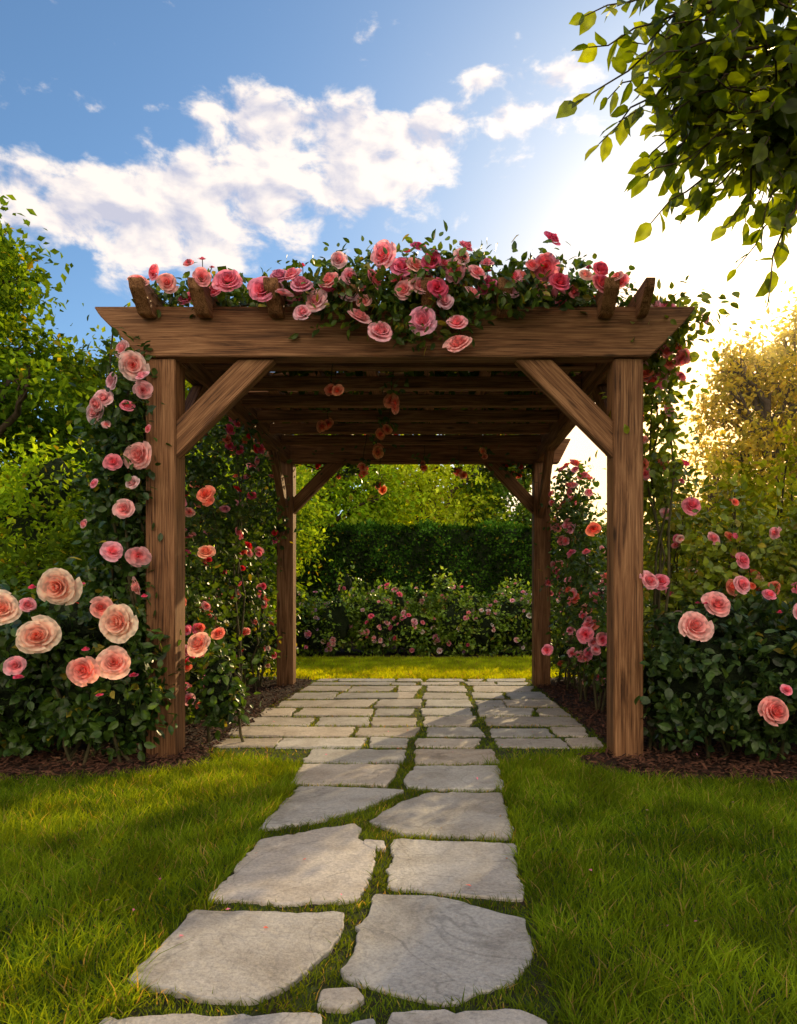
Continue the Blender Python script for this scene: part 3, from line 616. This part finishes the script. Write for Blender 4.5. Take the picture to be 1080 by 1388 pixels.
for k,(x0,x1) in enumerate(((-6.,-3.1),(-3.2,-.9),(-1.0,.6),(.5,2.4),(2.3,5.5))):
    bb=[]
    for x in np.arange(x0,x1,.42):
        h=rng.uniform(.38,.64); bb.append((x+rng.normal()*.1,12.2+rng.normal()*.15,h*.95,.36,.35,h)); bb.append((x+.2,12.8,h+.1,.36,.35,h*1.0))
        if rng.random()<.6: bb.append((x+rng.normal()*.1,12.4,h*2+.05,.12,.12,.22))
    cols=[[PINK,PALE],[PALE,WHITE,PINK,SOFT,LILAC],[PINK,SOFT,PALE,HOT],[WHITE,PALE,WHITE,LILAC,SOFT],[PINK,CORAL]][k]
    rose_bush('flowering_shrub',bb,9000,.08,scatter_roses(bb,150,.03,.06,cols,(0,-1,.3)),hi=False,hif=False,nst=10,clump=.09,c1=(.07,.16,.015),c2=(.24,.36,.03),cf=.65)

# ------------------------------------------------------------ hedge
def hedge(name,x0,x1,y0,y1,h,n,size=.06):
    e=empty(name)
    w=x1-x0; dpt=y1-y0; Af=w*h; At=w*dpt; As=dpt*h
    P=[];O=[]
    for frac,ax in ((Af,'f'),(At,'t'),(Af*.4,'b'),(As,'l'),(As,'r')):
        k=int(n*frac/(Af*1.4+At+2*As)); u=rng.random(k);v=rng.random(k)
        if ax=='f': P.append(np.stack([x0+u*w,np.full(k,y0),v*h],1)); O.append(np.tile([0,-1.,0],(k,1)))
        if ax=='b': P.append(np.stack([x0+u*w,np.full(k,y1),v*h],1)); O.append(np.tile([0,1.,0],(k,1)))
        if ax=='t': P.append(np.stack([x0+u*w,y0+v*dpt,np.full(k,h)],1)); O.append(np.tile([0,0,1.],(k,1)))
        if ax=='l': P.append(np.stack([np.full(k,x0),y0+v*dpt,u*h],1)); O.append(np.tile([-1.,0,0],(k,1)))
        if ax=='r': P.append(np.stack([np.full(k,x1),y0+v*dpt,u*h],1)); O.append(np.tile([1.,0,0],(k,1)))
    P=np.concatenate(P);O=np.concatenate(O);n=len(P)
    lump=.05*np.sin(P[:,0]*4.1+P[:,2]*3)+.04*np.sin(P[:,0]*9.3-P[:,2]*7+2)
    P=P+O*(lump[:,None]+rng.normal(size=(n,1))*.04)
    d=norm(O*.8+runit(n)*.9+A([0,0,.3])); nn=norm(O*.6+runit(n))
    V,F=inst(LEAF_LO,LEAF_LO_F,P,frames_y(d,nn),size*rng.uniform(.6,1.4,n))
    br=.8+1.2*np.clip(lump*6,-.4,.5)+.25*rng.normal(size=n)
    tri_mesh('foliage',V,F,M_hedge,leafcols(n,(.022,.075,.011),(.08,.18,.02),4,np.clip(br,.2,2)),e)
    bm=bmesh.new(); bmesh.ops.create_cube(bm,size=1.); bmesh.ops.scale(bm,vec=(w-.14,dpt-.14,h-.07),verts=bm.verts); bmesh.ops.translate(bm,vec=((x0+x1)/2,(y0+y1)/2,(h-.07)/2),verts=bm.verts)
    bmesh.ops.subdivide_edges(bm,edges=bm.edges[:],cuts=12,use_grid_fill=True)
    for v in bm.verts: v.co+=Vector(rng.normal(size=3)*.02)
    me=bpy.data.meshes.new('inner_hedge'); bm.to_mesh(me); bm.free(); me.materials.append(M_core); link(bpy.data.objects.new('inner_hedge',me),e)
hedge('clipped_hedge',-9,9,16,17.2,2.62,80000,.08)

# ------------------------------------------------------------ trees
def tree(name,base,h,blobs,n,size,c1,c2,r=.16,clump=.28,per=30,yellow=.03,shell=.45):
    e=empty(name); L=[]
    b=A(base); top=b+A([rng.normal()*.2,rng.normal()*.2,h*.8])
    tp=curve_pts(b-A([0,0,.1]),top,10,0,.06); L.append(tube_arrays(tp,np.linspace(r,r*.25,10),9,.04))
    for q in blobs:
        c=A(q[:3]); k=min(8,max(2,int(np.clip((c[2]-q[5]*.9)/h*10,2,8)))); s=tp[k]
        lp=curve_pts(s,c,7,.15,.07); L.append(tube_arrays(lp,np.linspace(r*.5,r*.12,7),6))
        for _ in range(5):
            t=c+runit(1)[0]*A(q[3:6])*.85; L.append(tube_arrays(curve_pts(lp[4],t,5,.05,.05),np.linspace(r*.2,r*.04,5),4))
    V,F=join_arrays(L); tri_mesh('trunk_and_limbs',V,F,M_bark,None,e,True)
    leaves('crown',blobs,n,size,c1,c2,M_tree,e,False,clump=clump,per=per,shell=shell,yellow=yellow)
    return e
def crown(cx,cy,z0,z1,rad,n,small=0):
    out=[]
    for i in range(n):
        f=(i+.5)/n; z=z0+(z1-z0)*f; rr=rad*math.sin(math.pi*(.18+.75*f))**.8; a=i*2.4+rng.random()
        q=rad*rng.uniform(.30,.52)
        out.append((cx+rr*.65*math.cos(a),cy+rr*.65*math.sin(a),z,q,q,q*.8))
    for i in range(small):
        f=rng.random(); rr=rad*math.sin(math.pi*(.15+.8*f))**.8*rng.uniform(.85,1.25); a=rng.random()*6.28; q=rad*rng.uniform(.1,.22)
        out.append((cx+rr*math.cos(a),cy+rr*math.sin(a),z0+(z1-z0)*f*1.1,q,q,q*1.5))
    return out
tree('deciduous_tree',(-7.0,11,0),6.8,crown(-7.0,11,1.4,6.5,1.4,12,12),20000,.14,(.05,.12,.014),(.14,.24,.02),clump=.22)
tree('deciduous_tree',(-5.7,13.2,0),6.3,crown(-5.7,13.2,1.5,5.7,1.4,11,12),18000,.14,(.09,.17,.016),(.22,.32,.025),clump=.22)
tree('deciduous_tree',(-9.2,13,0),8,crown(-9.2,13,1.5,7.6,2.1,13,8),14000,.19,(.05,.11,.014),(.12,.20,.02),clump=.3)
tree('deciduous_tree',(-4.2,15.2,0),5.5,crown(-4.2,14.8,2.2,5.0,1.2,9,8),11000,.14,(.09,.18,.016),(.22,.33,.025),clump=.22)
def shrub(name,blobs,n,size,c1,c2,cf=.55,**k):
    e=empty(name); leaves('foliage',blobs,n,size,c1,c2,M_tree,e,False,**k); 
    if cf: core('dark_core',blobs,e,cf)
    stems('stems',None,blobs,12,e,.02); return e
shrub('garden_shrub',[(-4.6,8.2,1.6,.8,.7,1.1),(-3.9,8.4,1.2,.7,.7,1.1),(-5.6,8.4,1.4,.9,.8,1.3),(-4.3,8.0,2.3,.45,.45,.5),(-3.2,8.9,1.3,.6,.5,1.2),(-3.3,9.4,2.2,.6,.6,.9)],22000,.09,(.13,.26,.014),(.34,.50,.03),clump=.14)
shrub('garden_shrub',[(-3.2,5.9,.9,.5,.5,.7),(-3.9,6.1,.8,.6,.5,.8),(-2.9,6.4,1.5,.4,.4,.6)],8000,.08,(.06,.12,.012),(.14,.22,.02),clump=.1)
shrub('garden_shrub',[(-2.9,10.6,1.3,.7,.5,1.2),(-2.5,11.2,2.3,.6,.5,1.0),(-3.6,10.8,2.2,.7,.6,1.2)],14000,.09,(.09,.19,.014),(.22,.34,.03),clump=.16)
tree('deciduous_tree',(-3.2,23,0),6.2,crown(-3.2,23,1.6,5.8,2.2,11,8),14000,.2,(.18,.34,.02),(.42,.58,.05),clump=.35)
tree('deciduous_tree',(-.2,25,0),6.4,crown(-.2,25,1.6,6.0,2.4,11,8),14000,.2,(.28,.42,.02),(.58,.68,.06),clump=.35)
tree('pine_tree',(2.6,26,0),7,crown(2.6,26,1.6,7.,1.6,12),12000,.22,(.06,.14,.03),(.13,.22,.04),clump=.3)
tree('deciduous_tree',(7.3,15.5,0),6.8,crown(7.3,15.5,1.8,6.3,1.5,12,26),10000,.14,(.28,.27,.03),(.60,.48,.08),clump=.2,per=22,yellow=.0,shell=.35)
tree('deciduous_tree',(9.3,17,0),8,crown(9.4,17,2.0,7.2,2.0,12,16),11000,.17,(.24,.25,.02),(.52,.44,.06),clump=.28,yellow=0)
tree('deciduous_tree',(5.6,13.8,0),4.0,crown(5.7,13.8,.8,3.5,1.2,9,14),8000,.13,(.22,.25,.02),(.50,.43,.06),clump=.18,yellow=0)
shrub('garden_shrub',[(4.2,9.5,1.1,.8,.6,1.1),(5.2,9.6,1.3,.9,.7,1.2),(3.4,9.7,.9,.7,.6,.9),(6.3,9.8,1.3,.9,.7,1.2)],14000,.09,(.16,.21,.014),(.38,.40,.03),clump=.18,cf=.4)
shrub('sapling',[(3.0,6.2,1.7,.2,.2,.5),(2.75,6.3,1.9,.12,.12,.35),(3.3,6.2,1.5,.25,.2,.5),(3.15,6.2,2.2,.1,.1,.3)],1500,.075,(.18,.23,.014),(.38,.40,.03),cf=0,clump=.08,per=10)
db=[]
for i in range(120):
    a=rng.uniform(0,2*np.pi); R=rng.uniform(38,52); hh=rng.uniform(3.2,5.2)
    if abs(a-(math.pi/2-SUN_AZ))<.35: hh*=.6
    db.append((R*math.cos(a),R*math.sin(a),hh*.6,rng.uniform(2.5,4.),rng.uniform(2.5,4),hh))
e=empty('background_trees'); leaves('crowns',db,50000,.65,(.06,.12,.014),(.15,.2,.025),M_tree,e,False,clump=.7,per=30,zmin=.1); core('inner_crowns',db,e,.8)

# ------------------------------------------------------------ overhanging tree (trunk stands right of the lawn)
def overhang():
    e=empty('overhanging_tree'); L=[]
    tr=curve_pts((4.6,2.9,-.1),(4.1,3.1,4.8),10,0,.04); L.append(tube_arrays(tr,np.linspace(.19,.09,10),10,.04))
    limbs=[curve_pts(tr[6],(1.45,3.0,3.62),12,.25,.03),curve_pts(tr[5],(1.6,3.1,3.1),12,.2,.03),curve_pts(tr[7],(1.2,2.9,4.0),12,.2,.03),curve_pts(tr[7],(2.6,3.8,4.4),9,.2,.03),curve_pts(tr[6],(2.7,2.2,4.3),9,.2,.03),curve_pts(tr[6],(1.4,3.3,3.4),12,.2,.03)]
    for l in limbs: L.append(tube_arrays(l,np.linspace(.06,.010,len(l)),7))
    tw=[]
    hand=[((1.45,3.0,3.62),(.62,3.0,3.16)),((1.4,3.0,3.6),(.66,3.02,3.55)),((1.4,3.0,3.6),(.66,2.95,3.36)),((1.4,3.05,3.4),(.80,3.0,3.08)),((1.6,3.1,3.1),(.90,3.0,2.84)),((1.6,3.1,3.1),(.97,3.1,2.70)),
          ((1.6,3.1,3.1),(1.28,3.05,2.66)),((1.7,3.1,3.1),(1.42,3.0,2.64)),((1.75,3.1,3.1),(1.55,3.1,2.62)),((1.5,3.0,3.3),(1.02,3.0,3.1)),((1.6,3.1,3.2),(1.12,3.0,2.92)),((1.4,3,3.6),(.86,3,3.42)),((1.4,3,3.7),(.82,3.1,3.66)),((1.7,3.1,3.0),(1.47,3.05,2.38)),
          ((1.4,3,3.4),(.9,2.9,3.25)),((1.4,3.1,3.5),(.78,3.1,3.25)),((1.4,3.1,3.5),(.74,3.1,3.05)),((1.5,3.1,3.2),(.95,3.1,2.95))]
    for a,b in hand: tw.append(curve_pts(a,b,9,.06,.02))
    for i in range(340):
        if i<200: b=A([rng.uniform(.96,1.75),rng.uniform(2.7,3.4),rng.uniform(2.80,3.85)])
        else: b=A([rng.uniform(1.6,3.2),rng.uniform(2.4,3.9),rng.uniform(2.7,4.4)])
        if b[2]<3.0 and b[0]<1.15: b[2]+=.35
        best=None
        for l in limbs:
            dd=np.linalg.norm(l-b,axis=1)+.5*np.maximum(0,b[0]-l[:,0]+.1); j=int(np.argmin(np.where(np.arange(len(l))>3,dd,9)))
            if best is None or dd[j]<best[0]: best=(dd[j],l[j])
        tw.append(curve_pts(best[1],b,8,.05,.02))
    P=[];D=[]
    for ti,t in enumerate(tw):
        L.append(tube_arrays(t,np.linspace(.008,.0025,len(t)),4))
        k=15 if ti<18 else 10
        for j in range(k):
            f=.2+.8*j/(k-1); i=f*(len(t)-1); a=int(min(i,len(t)-2)); p=t[a]+(t[a+1]-t[a])*(i-a); dr=norm(t[a+1]-t[a])
            sd=np.cross(dr,A([0,.3,1.]))*(1 if j%2 else -1)
            P.append(p); D.append(norm(dr*.6+sd*.8+rng.normal(size=3)*.45+A([0,0,-.35])) if j<k-1 else dr)
    P=A(P);D=A(D);n=len(P)
    V,F=inst(LEAF_HI,LEAF_HI_F,P,frames_y(D,runit(n)*.9+A([0,-.5,.5])),rng.uniform(.065,.12,n))
    tri_mesh('leaves',V,F,M_over,leafcols(n,(.028,.055,.008),(.085,.13,.014),10,None,0.),e)
    V,F=join_arrays(L); tri_mesh('trunk_and_limbs',V,F,M_bark,None,e,True)
overhang()

# ------------------------------------------------------------ camera
cd=bpy.data.cameras.new('camera'); cd.lens=950/1388*36; cd.sensor_width=36; cd.sensor_fit='AUTO'
cd.shift_x=-45/1388; cd.shift_y=114/1388; cd.clip_end=1000; cd.clip_start=.05
co=link(bpy.data.objects.new('camera',cd)); co.location=(0,0,1.05); co.rotation_euler=(math.radians(90),0,0)
scene.camera=co
scene.view_settings.view_transform='Standard'; scene.view_settings.look='None'; scene.view_settings.exposure=0
